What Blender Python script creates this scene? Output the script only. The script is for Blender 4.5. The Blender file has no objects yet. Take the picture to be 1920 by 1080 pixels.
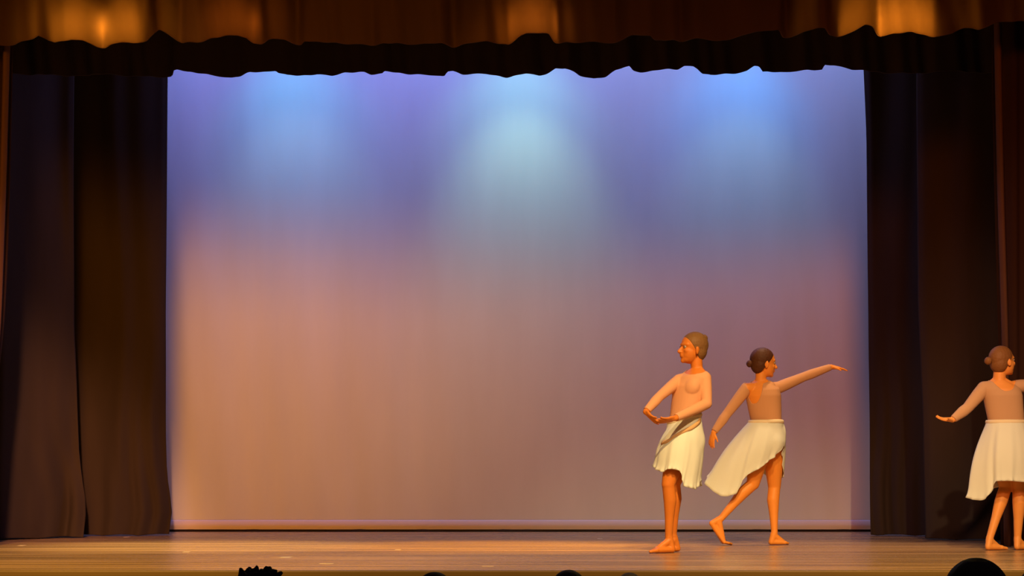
import bpy, bmesh, math, random
import numpy as np
from mathutils import Vector, Matrix
from mathutils.bvhtree import BVHTree

PI = math.pi
C = bpy.context.scene.collection
rnd = random.Random(7)

# ------------------------------------------------------------------ camera
# stage floor is z = 0, the house floor lies 1.07 m lower; the camera looks along +Y from a seat.
F = 3088.0            # focal length in pixels of a 1920 wide frame
EYE = 0.50
HOR = 911.0           # image row of the eye level
cd = bpy.data.cameras.new('camera')
cam = bpy.data.objects.new('camera', cd)
C.objects.link(cam)
cam.location = (0, 0, EYE)
cam.rotation_euler = (PI/2, 0, 0)
cd.sensor_width = 36
cd.lens = F/1920*36
cd.shift_y = (HOR-540)/1920
cd.clip_end = 100
bpy.context.scene.camera = cam

# ------------------------------------------------------------------ world, exposure
w = bpy.data.worlds.new('house_dark')
bpy.context.scene.world = w
w.use_nodes = True
w.node_tree.nodes['Background'].inputs[0].default_value = (0.9, 0.55, 0.6, 1)
w.node_tree.nodes['Background'].inputs[1].default_value = 0.03
vs = bpy.context.scene.view_settings
vs.view_transform = 'Standard'
vs.look = 'None'
vs.exposure = 0.0
vs.gamma = 1.0
vs.use_curve_mapping = False

# ------------------------------------------------------------------ lights
def spot(name, loc, aim, power, col, angle, blend=0.6, radius=0.1):
    l = bpy.data.lights.new(name, 'SPOT')
    l.energy = power; l.color = col; l.spot_size = math.radians(angle)
    l.spot_blend = blend; l.shadow_soft_size = radius
    o = bpy.data.objects.new(name, l); C.objects.link(o)
    o.location = loc
    o.rotation_euler = (Vector(aim)-Vector(loc)).to_track_quat('-Z', 'Y').to_euler()
    return o
def strip(name, loc, aim, power, col, sx, sy, spread=180):
    l = bpy.data.lights.new(name, 'AREA')
    l.energy = power; l.color = col; l.shape = 'RECTANGLE'; l.size = sx; l.size_y = sy
    l.spread = math.radians(spread)
    o = bpy.data.objects.new(name, l); C.objects.link(o)
    o.location = loc
    o.rotation_euler = (Vector(aim)-Vector(loc)).to_track_quat('-Z', 'Y').to_euler()
    return o
# name, kind, place, aim, (red, green, blue) power, beam angle or size, blend, source radius
LAMPS = [
 ('cyc_lamp', 'S', (-2.45, 17.0, 5.35), (-2.35, 18.0, 4.45), (0.0, 15.5, 19.4), 90, 1.0, 0.12),
 ('cyc_lamp', 'S', (0.05, 17.0, 5.35), (0.08, 18.0, 4.45), (7.1, 24.6, 18.3), 90, 1.0, 0.12),
 ('cyc_lamp', 'S', (2.55, 17.0, 5.35), (2.45, 18.0, 4.45), (0.0, 12.9, 32.2), 90, 1.0, 0.12),
 ('cyc_lamp_long', 'S', (-2.4, 16.8, 5.45), (-2.3, 18.0, 3.3), (16.6, 25.7, 31.5), 60, 1.0, 0.12),
 ('cyc_lamp_long', 'S', (0.05, 16.8, 5.45), (0.12, 18.0, 3.3), (38.5, 64.7, 37.4), 60, 1.0, 0.12),
 ('cyc_lamp_long', 'S', (2.5, 16.8, 5.45), (2.5, 18.0, 3.3), (13.6, 22.5, 13.3), 60, 1.0, 0.12),
 ('violet_batten', 'A', (-2.15, 16.75, 6.5), (-2.15, 18, 2.2), (22.0, 28.3, 96.2), (4.4, 0.3), 180, 0),
 ('violet_batten', 'A', (2.15, 16.75, 6.5), (2.15, 18, 2.2), (22.2, 31.2, 80.7), (4.4, 0.3), 180, 0),
 ('amber_front_lamp', 'S', (-0.9, -4, 6.0), (-3.2, 17, 2.1), (5922.4, 2052.7, 0.0), 20, 1.0, 2.2),
 ('amber_front_lamp', 'S', (-0.9, -4, 8.4), (-2.8, 17, 1.6), (6071.3, 2029.1, 0.0), 22, 1.0, 2.2),
 ('amber_front_lamp', 'S', (0.6, -4, 6.6), (0.9, 17, 1.8), (0.0, 267.5, 0.0), 18, 1.0, 2.2),
 ('amber_front_lamp', 'S', (1.1, -4, 7.4), (3.4, 17, 1.6), (4659.1, 952.6, 0.0), 22, 1.0, 2.2),
 ('apron_wash', 'S', (-3.2, 4.5, 7.4), (-3.2, 10.5, 0.0), (7200, 4500, 1400), 42, 1.0, 0.1),
 ('apron_wash', 'S', (1.4, 4.5, 7.4), (1.4, 10.5, 0.0), (4900, 3000, 1100), 42, 1.0, 0.1),
 ('apron_lamp', 'S', (2.4, 1.0, 7.4), (2.4, 12.3, 0.4), (3500, 2500, 1250), 26, 0.9, 0.1),
 ('top_lamp', 'S', (-2.6, 13.9, 6.2), (-2.6, 13.6, 0.0), (2505.4, 1748.5, 697.0), 34, 0.9, 0.15),
 ('top_lamp', 'S', (0.0, 13.9, 6.2), (0.0, 13.6, 0.0), (3127.4, 1558.4, 0.0), 34, 0.9, 0.15),
 ('top_lamp', 'S', (2.6, 13.9, 6.2), (2.6, 13.6, 0.0), (776.8, 473.2, 237.5), 34, 0.9, 0.15),
 ('drape_lamp', 'S', (-0.4, -3, 7.4), (-4.55, 15.3, 0.6), (21000, 9000, 4000), 10, 1.0, 0.3),
 ('drape_lamp', 'S', (-1.5, -3, 7.6), (4.7, 15.0, 1.0), (4600, 2200, 1200), 12, 1.0, 0.35),
 ('valance_strip', 'A', (-3.33, 13.49, 4.23), (-3.33, 13.2, 4.17), (15, 10.5, 2.2), (0.60, 0.04), 150, 0),
 ('valance_strip', 'A', (3.04, 13.45, 4.24), (3.04, 13.2, 4.19), (20.4, 13.6, 2.7), (0.46, 0.04), 150, 0),
 ('valance_strip', 'A', (0.17, 13.47, 4.24), (0.17, 13.2, 4.21), (4.7, 2.7, 0.7), (0.2, 0.04), 130, 0),
 ('valance_strip', 'A', (-2.2, 13.47, 4.24), (-2.2, 13.2, 4.21), (2.0, 1.0, 0.25), (0.25, 0.04), 130, 0),
]
for nm, kd_, loc_, aim_, e_, g_, h_, q_ in LAMPS:
    pw = max(e_); cl = tuple(c/pw for c in e_) if pw > 0 else (1, 1, 1)
    if kd_ == 'S': spot(nm, loc_, aim_, pw, cl, g_, h_, q_)
    else: strip(nm, loc_, aim_, pw, cl, g_[0], g_[1], h_)

# ------------------------------------------------------------------ materials
def mat(name, col, rough=0.8, spec=0.3, bump=None, sheen=0, sss=0, var=None, metal=0):
    m = bpy.data.materials.new(name); m.use_nodes = True
    nt = m.node_tree; b = nt.nodes['Principled BSDF']
    b.inputs['Base Color'].default_value = (*col, 1)
    b.inputs['Roughness'].default_value = rough
    b.inputs['Specular IOR Level'].default_value = spec
    b.inputs['Metallic'].default_value = metal
    if sheen:
        b.inputs['Sheen Weight'].default_value = sheen
        b.inputs['Sheen Roughness'].default_value = 0.5
    if sss:
        b.inputs['Subsurface Weight'].default_value = sss
        b.inputs['Subsurface Radius'].default_value = (0.02, 0.008, 0.004)
    tc = nt.nodes.new('ShaderNodeTexCoord')
    mp = nt.nodes.new('ShaderNodeMapping'); nt.links.new(tc.outputs['Object'], mp.inputs[0])
    if var:
        sc, amt, stretch = var
        mp.inputs['Scale'].default_value = stretch
        n = nt.nodes.new('ShaderNodeTexNoise'); n.inputs['Scale'].default_value = sc
        n.inputs['Detail'].default_value = 5
        nt.links.new(mp.outputs[0], n.inputs['Vector'])
        r = nt.nodes.new('ShaderNodeValToRGB')
        r.color_ramp.elements[0].position = 0.3; r.color_ramp.elements[1].position = 0.7
        r.color_ramp.elements[0].color = (*[c*(1-amt) for c in col], 1)
        r.color_ramp.elements[1].color = (*[min(1, c*(1+amt)) for c in col], 1)
        nt.links.new(n.outputs[0], r.inputs[0]); nt.links.new(r.outputs[0], b.inputs['Base Color'])
    if bump:
        sc, st = bump
        n2 = nt.nodes.new('ShaderNodeTexNoise'); n2.inputs['Scale'].default_value = sc
        nt.links.new(tc.outputs['Object'], n2.inputs['Vector'])
        bp = nt.nodes.new('ShaderNodeBump'); bp.inputs['Strength'].default_value = st
        bp.inputs['Distance'].default_value = 0.01
        nt.links.new(n2.outputs[0], bp.inputs['Height']); nt.links.new(bp.outputs[0], b.inputs['Normal'])
    return m

M = {}
M['black_drape'] = mat('black_drape', (0.036, 0.025, 0.022), 0.95, 0.1, var=(3, 0.15, (1, 1, 0.2)))
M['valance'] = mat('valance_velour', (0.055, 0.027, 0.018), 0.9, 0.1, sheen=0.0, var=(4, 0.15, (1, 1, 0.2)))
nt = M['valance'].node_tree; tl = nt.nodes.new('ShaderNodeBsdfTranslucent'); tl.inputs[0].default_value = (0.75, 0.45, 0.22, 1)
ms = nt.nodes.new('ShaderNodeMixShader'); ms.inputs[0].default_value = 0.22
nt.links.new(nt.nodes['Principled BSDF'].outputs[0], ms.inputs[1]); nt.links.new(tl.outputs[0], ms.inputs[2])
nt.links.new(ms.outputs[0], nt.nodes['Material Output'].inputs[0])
M['house_drape'] = mat('house_curtain_velour', (0.032, 0.014, 0.009), 0.9, 0.1, sheen=0.0)
M['lit_edge'] = mat('curtain_lit_edge', (0.09, 0.043, 0.03), 0.9, 0.1, var=(3, 0.2, (1, 1, 0.3)))  # lighter tone painted on the curtain's leading edge, standing in for light on it
M['cyc'] = mat('cyclorama_cloth', (0.78, 0.78, 0.79), 0.9, 0.1, var=(1.6, 0.035, (1.6, 1, 0.35)), bump=(3, 0.05))
M['cyc_hem'] = mat('hem_cloth_pink_bounce', (0.80, 0.70, 0.74), 0.9, 0.1)  # hem cloth tinted pink to stand in for reflected light
M['pipe'] = mat('hem_pipe', (0.03, 0.02, 0.02), 0.6)
M['wall'] = mat('wall_paint', (0.02, 0.017, 0.017), 0.9, var=(2, 0.1, (1, 1, 1)))
M['fascia'] = mat('stage_fascia_wood', (0.10, 0.048, 0.006), 0.6, var=(2, 0.2, (0.4, 1, 5)))
M['nosing'] = mat('stage_nosing_wood', (0.15, 0.085, 0.02), 0.45, var=(2, 0.2, (0.4, 1, 5)))
M['carpet'] = mat('house_carpet', (0.03, 0.012, 0.012), 0.95, bump=(80, 0.3))
M['tape'] = mat('pale_tape', (0.62, 0.50, 0.34), 0.5)
M['seat'] = mat('seat_fabric', (0.05, 0.012, 0.012), 0.9)
M['seat_metal'] = mat('seat_metal', (0.03, 0.03, 0.03), 0.5, metal=0.8)
M['eye_white'] = mat('eye_white', (0.42, 0.34, 0.26), 0.3)
M['eye_dark'] = mat('eye_iris', (0.02, 0.01, 0.006), 0.2)
M['skirt'] = mat('cream_chiffon', (0.74, 0.79, 0.74), 0.85, 0.1, bump=(25, 0.08))
M['skirt_band'] = mat('cream_waistband', (0.82, 0.72, 0.52), 0.8, 0.1)
M['crease_shade'] = mat('orange_crease_shade', (0.62, 0.40, 0.20), 0.85, 0.1)  # shadow of the skirt's overlap crease, painted as an orange band

def floor_mat():
    m = bpy.data.materials.new('stage_floor_boards'); m.use_nodes = True
    nt = m.node_tree; b = nt.nodes['Principled BSDF']; L = nt.links.new
    tc = nt.nodes.new('ShaderNodeTexCoord')
    br = nt.nodes.new('ShaderNodeTexBrick')
    br.inputs['Color1'].default_value = (0.55, 0.34, 0.16, 1)
    br.inputs['Color2'].default_value = (0.40, 0.23, 0.11, 1)
    br.inputs['Mortar'].default_value = (0.12, 0.06, 0.03, 1)
    br.inputs['Scale'].default_value = 1.0
    br.inputs['Mortar Size'].default_value = 0.012
    br.inputs['Brick Width'].default_value = 40.0
    br.offset = 0.0
    br.inputs['Row Height'].default_value = 0.24
    mb = nt.nodes.new('ShaderNodeMapping'); mb.inputs['Location'].default_value = (20, 0.07, 0)
    L(tc.outputs['Object'], mb.inputs[0]); L(mb.outputs[0], br.inputs['Vector'])
    mp = nt.nodes.new('ShaderNodeMapping'); mp.inputs['Scale'].default_value = (0.35, 4.0, 1)
    L(tc.outputs['Object'], mp.inputs[0])
    n = nt.nodes.new('ShaderNodeTexNoise'); n.inputs['Scale'].default_value = 1.2; n.inputs['Detail'].default_value = 6
    L(mp.outputs[0], n.inputs['Vector'])
    mx = nt.nodes.new('ShaderNodeMix'); mx.data_type = 'RGBA'; mx.blend_type = 'MULTIPLY'
    mx.inputs[0].default_value = 0.9
    r = nt.nodes.new('ShaderNodeValToRGB')
    r.color_ramp.elements[0].position = 0.35; r.color_ramp.elements[1].position = 0.65
    r.color_ramp.elements[0].color = (0.5, 0.5, 0.5, 1); r.color_ramp.elements[1].color = (1.0, 1.0, 1.0, 1)
    L(n.outputs[0], r.inputs[0]); L(br.outputs[0], mx.inputs[6]); L(r.outputs[0], mx.inputs[7])
    L(mx.outputs[2], b.inputs['Base Color'])
    r2 = nt.nodes.new('ShaderNodeMapRange'); r2.inputs[3].default_value = 0.20; r2.inputs[4].default_value = 0.34
    L(n.outputs[0], r2.inputs[0]); L(r2.outputs[0], b.inputs['Roughness'])
    b.inputs['Specular IOR Level'].default_value = 0.4
    return m
M['floor'] = floor_mat()

# ------------------------------------------------------------------ helpers
def link(name, me, material=None, parent=None, smooth=True):
    o = bpy.data.objects.new(name, me); C.objects.link(o)
    if material: me.materials.append(material)
    if smooth:
        for p in me.polygons: p.use_smooth = True
    if parent: o.parent = parent
    return o
def obj(name, bm, material, parent=None, smooth=True):
    me = bpy.data.meshes.new(name)
    bmesh.ops.recalc_face_normals(bm, faces=bm.faces)
    bm.to_mesh(me); bm.free()
    return link(name, me, material, parent, smooth)
def tag(o, label=None, cat=None, group=None, kind=None):
    if label: o['label'] = label
    if cat: o['category'] = cat
    if group: o['group'] = group
    if kind: o['kind'] = kind
    return o
def thing(name, loc, label, cat, group=None):
    o = bpy.data.objects.new(name, None); C.objects.link(o); o.location = loc
    o.empty_display_size = 0.1
    return tag(o, label, cat, group)
def add_box(bm, lo, hi, bevel=0):
    ret = bmesh.ops.create_cube(bm, size=1)
    vs_ = ret['verts']
    for v in vs_:
        v.co = Vector([lo[i]+(v.co[i]+0.5)*(hi[i]-lo[i]) for i in range(3)])
    if bevel:
        es = list({e for v in vs_ for e in v.link_edges})
        bmesh.ops.bevel(bm, geom=es, offset=bevel, segments=2, affect='EDGES', profile=0.6)
def box(name, lo, hi, m, parent=None, bevel=0):
    bm = bmesh.new(); add_box(bm, lo, hi, bevel)
    return obj(name, bm, m, parent, smooth=False)
def at(px, py, d):      # point of the photograph at distance d
    return Vector(((px-960)*d/F, d, EYE+(HOR-py)*d/F))
def interp(pts, x):
    xs = [p[0] for p in pts]; ys = [p[1] for p in pts]
    return float(np.interp(x, xs, ys))

# ------------------------------------------------------------------ setting
box('floor', (-7, 9.70, -0.10), (7, 19.2, 0.0), M['floor'])['kind'] = 'structure'
box('floor_house', (-7, -6.5, -1.17), (7, 9.62, -1.07), M['carpet'])['kind'] = 'structure'
box('wall_front', (-7, 9.72, -1.07), (7, 9.82, -0.10), M['fascia'])['kind'] = 'structure'
bm = bmesh.new(); add_box(bm, (-7, 9.66, -0.035), (7, 9.72, 0.003), 0.008)
obj('trim_1', bm, M['nosing'], None, False)['kind'] = 'structure'
box('wall_back', (-7, 19.2, -0.1), (7, 19.35, 7.2), M['wall'])['kind'] = 'structure'
box('wall_left', (-7.15, 9.7, -1.17), (-7, 19.35, 7.2), M['wall'])['kind'] = 'structure'
box('wall_right', (7, 9.7, -1.17), (7.15, 19.35, 7.2), M['wall'])['kind'] = 'structure'
box('ceiling', (-7.15, 12.6, 7.2), (7.15, 19.35, 7.3), M['wall'])['kind'] = 'structure'
bm = bmesh.new(); add_box(bm, (-7, 12.70, 0), (-5.05, 12.95, 7.2)); add_box(bm, (5.05, 12.70, 0), (7, 12.95, 7.2)); add_box(bm, (-5.05, 12.70, 5.0), (5.05, 12.95, 7.2))
obj('wall_proscenium', bm, M['wall'], None, False)['kind'] = 'structure'

# ------------------------------------------------------------------ drapes
def cloth(name, xl, xr, zb, zt, yf, nu, nv, m, parent=None, thick=0.008):
    """grid of cloth: xl,xr(z01) edges, zb(x) bottom, zt top, yf(x, z, u, t) depth"""
    bm = bmesh.new(); rows = []
    ts = [0.0, 0.0015, 0.004, 0.009, 0.02]+[0.035+(1-0.035)*k/nv for k in range(nv+1)]
    nv = len(ts)-1
    for t in ts:
        row = []
        for i in range(nu+1):
            u = i/nu
            x = xl(t)*(1-u)+xr(t)*u
            z0 = zb(x)
            z = z0+(zt-z0)*t
            row.append(bm.verts.new((x, yf(x, z, u, t), z)))
        rows.append(row)
    for j in range(nv):
        for i in range(nu):
            bm.faces.new((rows[j][i], rows[j][i+1], rows[j+1][i+1], rows[j+1][i]))
    o = obj(name, bm, m, parent)
    s = o.modifiers.new('thickness', 'SOLIDIFY'); s.thickness = thick; s.offset = 0
    return o
def folds(seed, specs):
    r = random.Random(seed)
    ws = [(a, 2*PI/l, r.uniform(0, 6.28)) for a, l in specs]
    def f(x, warp=0.0):
        s = 0
        for a, k, p in ws:
            s += a*math.sin(k*x+p+0.7*math.sin(k*0.37*x+p*2))
        return s
    return f

# cyclorama
D = 18.0
cy = thing('cyclorama', (0, D, 0), 'large pale backdrop cloth washed in blue and amber light', 'backdrop')
f1 = folds(3, [(0.006, 0.9), (0.003, 0.31)])
def cyf(x, z, u, t): return f1(x+0.1*z)*(1-0.5*t)
cloth('backdrop_cloth', lambda t: -4.9, lambda t: 4.9, lambda x: 0.125, 6.2, cyf, 200, 20, M['cyc'], cy, 0.004)
bm = bmesh.new()
hem = cloth('hem', lambda t: -4.9, lambda t: 4.9, lambda x: 0.025, 0.128, lambda x, z, u, t: f1(x)-0.012-0.012*math.sin(PI*t), 200, 6, M['cyc_hem'], cy, 0.004)
bm.free()
bm = bmesh.new()
r_ = bmesh.ops.create_cone(bm, segments=16, radius1=0.014, radius2=0.014, depth=9.8, cap_ends=True)
bmesh.ops.rotate(bm, verts=bm.verts, matrix=Matrix.Rotation(PI/2, 3, 'Y'))
bmesh.ops.translate(bm, verts=bm.verts, vec=(0, 0.0, 0.014))
obj('hem_pipe', bm, M['pipe'], cy)

# border (black) hem profile, photo columns and rows
BORD = [(-200,140),(24,138),(120,141),(200,139),(280,143),(302,143),(322,142),(326,132),(333,131),(353,136),(390,139),(433,144),(450,142),(470,136),(517,133),(522,137),(540,141),(567,140),(593,138),(622,142),(647,137),(684,134),(695,138.5),(717,138.5),(721,135),(746,136),(790,140),(833,142),(839,133),(848,132),(866,138.5),(913,139),(950,143),(986,138),(1012,141),(1025,137),(1041,130),(1059,130.5),(1077,136),(1088,141.5),(1114,145),(1136,142),(1154,132),(1180,127),(1187,134),(1201,135),(1238,132),(1271,131),(1282,125),(1300,126),(1308,130),(1317,138),(1333,141),(1380,137),(1400,133),(1413,125),(1422,126),(1429,136),(1467,135),(1540,132),(1545,123),(1563,124),(1597,132),(1623,134),(1700,138),(1780,134),(1870,137),(2100,135)]
VAL = [(-200,76),(23,80),(47,75),(73,68),(100,77),(133,73),(153,74),(173,79),(190,80),(207,77),(247,78),(273,75),(290,65),(303,62),(320,67),(337,75),(367,76),(400,72),(447,68),(462,69),(470,75),(487,78),(500,73),(533,73),(560,78),(567,73),(600,77),(673,78),(746,78),(851,78),(913,76),(954,79),(972,69),(986,66),(1030,66),(1041,75),(1110,77),(1154,75),(1183,69),(1220,69),(1227,75),(1282,71),(1347,75),(1413,65),(1460,60),(1467,68),(1493,68),(1527,60),(1543,60),(1553,68),(1597,63),(1613,57),(1633,58),(1650,68),(1710,65),(1747,68),(1780,67),(1800,60),(1827,63),(1857,53),(1880,53),(2100,58)]
def hem_drape(name, prof, d, zt, m, label, gain, mean, seams, nu=760, seed=5, tones=None):
    s = F/d
    fz = folds(seed, [(0.022, 0.42), (0.012, 0.17)])
    def px(x): return 960+x*s
    def zb(x): return EYE+(HOR-interp(prof, px(x)))/s
    def yf(x, z, u, t):
        p = px(x); q = 0
        for dx, wt in ((-6, .25), (0, .5), (6, .25)): q += wt*interp(prof, p+dx)
        y = d+gain*(q-mean)/10+fz(x+0.04*math.sin(z*3))
        for sx, dep in seams:
            y += 0.6*dep*math.exp(-((p-sx)/15.0)**2)
        return y
    o = cloth(name, lambda t: -5.4, lambda t: 5.4, zb, zt, yf, nu, 14, m, None, 0.010)
    return tag(o, label, 'curtain')
hem_drape('border_curtain', BORD, 14.6, 6.4, M['black_drape'], 'black scalloped border curtain hanging across the top of the backdrop', 0.04, 137, [], seed=11)
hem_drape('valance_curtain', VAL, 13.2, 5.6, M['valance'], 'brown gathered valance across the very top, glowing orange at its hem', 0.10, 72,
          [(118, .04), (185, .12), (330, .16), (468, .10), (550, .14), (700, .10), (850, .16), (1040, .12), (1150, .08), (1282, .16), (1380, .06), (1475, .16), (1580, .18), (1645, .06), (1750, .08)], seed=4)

def leg(name, label, edge, far, ytab, zt, m, specs, seed, group=None, gather=0.0):
    """edge: list of (z, x) of the onstage edge; far: x offstage; ytab: (x, depth) pairs"""
    zs = sorted(edge)
    fz = folds(seed, specs)
    H = zt
    ex = lambda t: float(np.interp(t*H, [e[0] for e in zs], [e[1] for e in zs]))
    sgn = 1 if far > ex(0) else -1
    yt = sorted(ytab)
    def yf(x, z, u, t):
        amp = 1.0+1.0*max(0, 1-z/1.2)
        xe = ex(t)
        y = interp(yt, x)+amp*fz(x+0.05*math.sin(z*1.3+seed))
        k = abs(x-xe)
        if gather: y += gather*math.exp(-(z/1.3)**2)*math.sin(k*42+0.9*math.sin(z*4))*math.exp(-(k/0.35)**2)
        y += 0.03*math.exp(-(k/0.03)**2)
        return y
    if sgn > 0: a, b = ex, (lambda t: far)
    else: a, b = (lambda t: far), ex
    zb = lambda x: 0.004+0.012*abs(math.sin(x*9+seed))
    o = cloth(name, a, b, zb, zt, yf, 170, 40, m, None, 0.010)
    return tag(o, label, 'curtain', group)
leg('leg_curtain', 'black side drape touching the left edge of the backdrop', [(0, -3.47), (0.25, -3.44+0.0), (0.6, -3.485), (2.2, -3.49), (5, -3.47), (6.4, -3.47)], -5.6,
    [(-6, 16.2), (-4.4, 16.35), (-3.4, 16.55)], 6.4, M['black_drape'], [(0.03, 0.9), (0.012, 0.33)], 21, gather=0.03)
leg('leg_curtain', 'dark side drape at far left in front of another, its hem catching brown light', [(0, -4.12), (0.3, -4.10), (0.8, -4.17), (2, -4.22), (5, -4.2), (6.4, -4.2)], -6.3,
    [(-6.5, 14.9), (-4.7, 15.25), (-4.2, 15.8), (-4.0, 15.95)], 6.4, M['black_drape'], [(0.05, 0.7), (0.015, 0.3)], 34, gather=0.02)
leg('leg_curtain', 'black side drape touching the right edge of the backdrop', [(0, 3.60), (2.2, 3.585), (4, 3.56), (5, 3.52), (6.4, 3.5)], 5.6,
    [(3.4, 16.6), (4.1, 16.3), (6, 16.0)], 6.4, M['black_drape'], [(0.03, 0.9), (0.012, 0.3)], 55, gather=0.03)
leg('leg_curtain', "dark side drape on the right behind the third dancer's hand, carrying a figure's shadow", [(0, 3.83), (1.2, 3.81), (2.2, 3.77), (4, 3.76), (6.4, 3.76)], 6.3,
    [(3.6, 15.35), (4.4, 15.0), (6.5, 14.8)], 6.4, M['black_drape'], [(0.022, 1.1), (0.008, 0.35)], 67)

# house curtain: two gathered leaves just behind the valance, with a leading edge strip coloured lighter as if lit
def house_leaf(label, sgn, edge):
    root = thing('house_curtain', (edge[0][1], 13.5, 0), label, 'curtain')
    zs = sorted(edge); x0 = edge[0][1]
    ex = lambda z: float(np.interp(z, [e[0] for e in zs], [e[1] for e in zs]))
    fz = folds(8+sgn, [(0.045, 0.34), (0.02, 0.15)])
    def build(name, w0, w1, yo, m, fold):
        bm = bmesh.new(); rows = []
        nv = 34; nu = 120 if fold else 14
        for j in range(nv+1):
            z = 0.006+j/nv*5.2; row = []
            for i in range(nu+1):
                u = i/nu; k = w0+(w1-w0)*u
                x = ex(z)+sgn*k
                if fold: y = yo+fz(x)+0.03*math.exp(-(k/0.05)**2)
                else: y = yo-0.045*math.sin(PI*u)
                row.append(bm.verts.new((x-x0, y-13.5, z)))
            rows.append(row)
        for j in range(nv):
            for i in range(nu):
                bm.faces.new((rows[j][i], rows[j][i+1], rows[j+1][i+1], rows[j+1][i]))
        o = obj(name, bm, m, root)
        s = o.modifiers.new('thickness', 'SOLIDIFY'); s.thickness = 0.008; s.offset = 0
        return o
    build('curtain_cloth', 0.02, 1.35, 13.55, M['house_drape'], True)
    build('lit_edge', 0.0, 0.055, 13.45, M['lit_edge'], False)
    return root
house_leaf('house curtain at far left showing only a thin tan leading edge', -1, [(0, -4.30), (1.9, -4.17), (3, -4.13), (4.1, -4.10), (5.3, -4.08)])
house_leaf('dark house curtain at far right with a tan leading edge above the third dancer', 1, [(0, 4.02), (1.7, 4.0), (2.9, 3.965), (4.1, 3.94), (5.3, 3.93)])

# ------------------------------------------------------------------ spike tape marks
for k, (px_, py_, L_, W_) in enumerate(((536, 1045, 0.08, 0.16), (746, 1031, 0.045, 0.10), (612, 1057, 0.09, 0.06), (350, 1035, 0.05, 0.08), (660, 1010, 0.05, 0.15), (1125, 1010, 0.05, 0.15), (238, 1007, 0.04, 0.15), (41, 1023, 0.05, 0.1), (915, 1062, 0.07, 0.05))):
    d = F*EYE/(py_-HOR)
    x = (px_-960)*d/F
    o = box('tape_mark', (-L_/2, -W_/2, 0.0002), (L_/2, W_/2, 0.0012), M['tape'])
    o.location = (x, d, 0)
    lab = ['largest pale tape mark on the boards, left of centre near the stage front', 'small tape mark on the boards left of centre, right of the largest one',
           'faint tape mark near the stage edge right of the largest mark', 'small tape mark on the boards below the left end of the backdrop',
           'thin tape mark close under the backdrop, left of centre', 'thin tape mark close under the backdrop, left of the first dancer',
           'tiny tape mark at the foot of the black left drape', 'small tape mark on the boards at far left', 'small tape mark near the stage edge at centre'][k]
    tag(o, lab, 'tape mark', 'tape marks on the stage floor')

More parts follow.
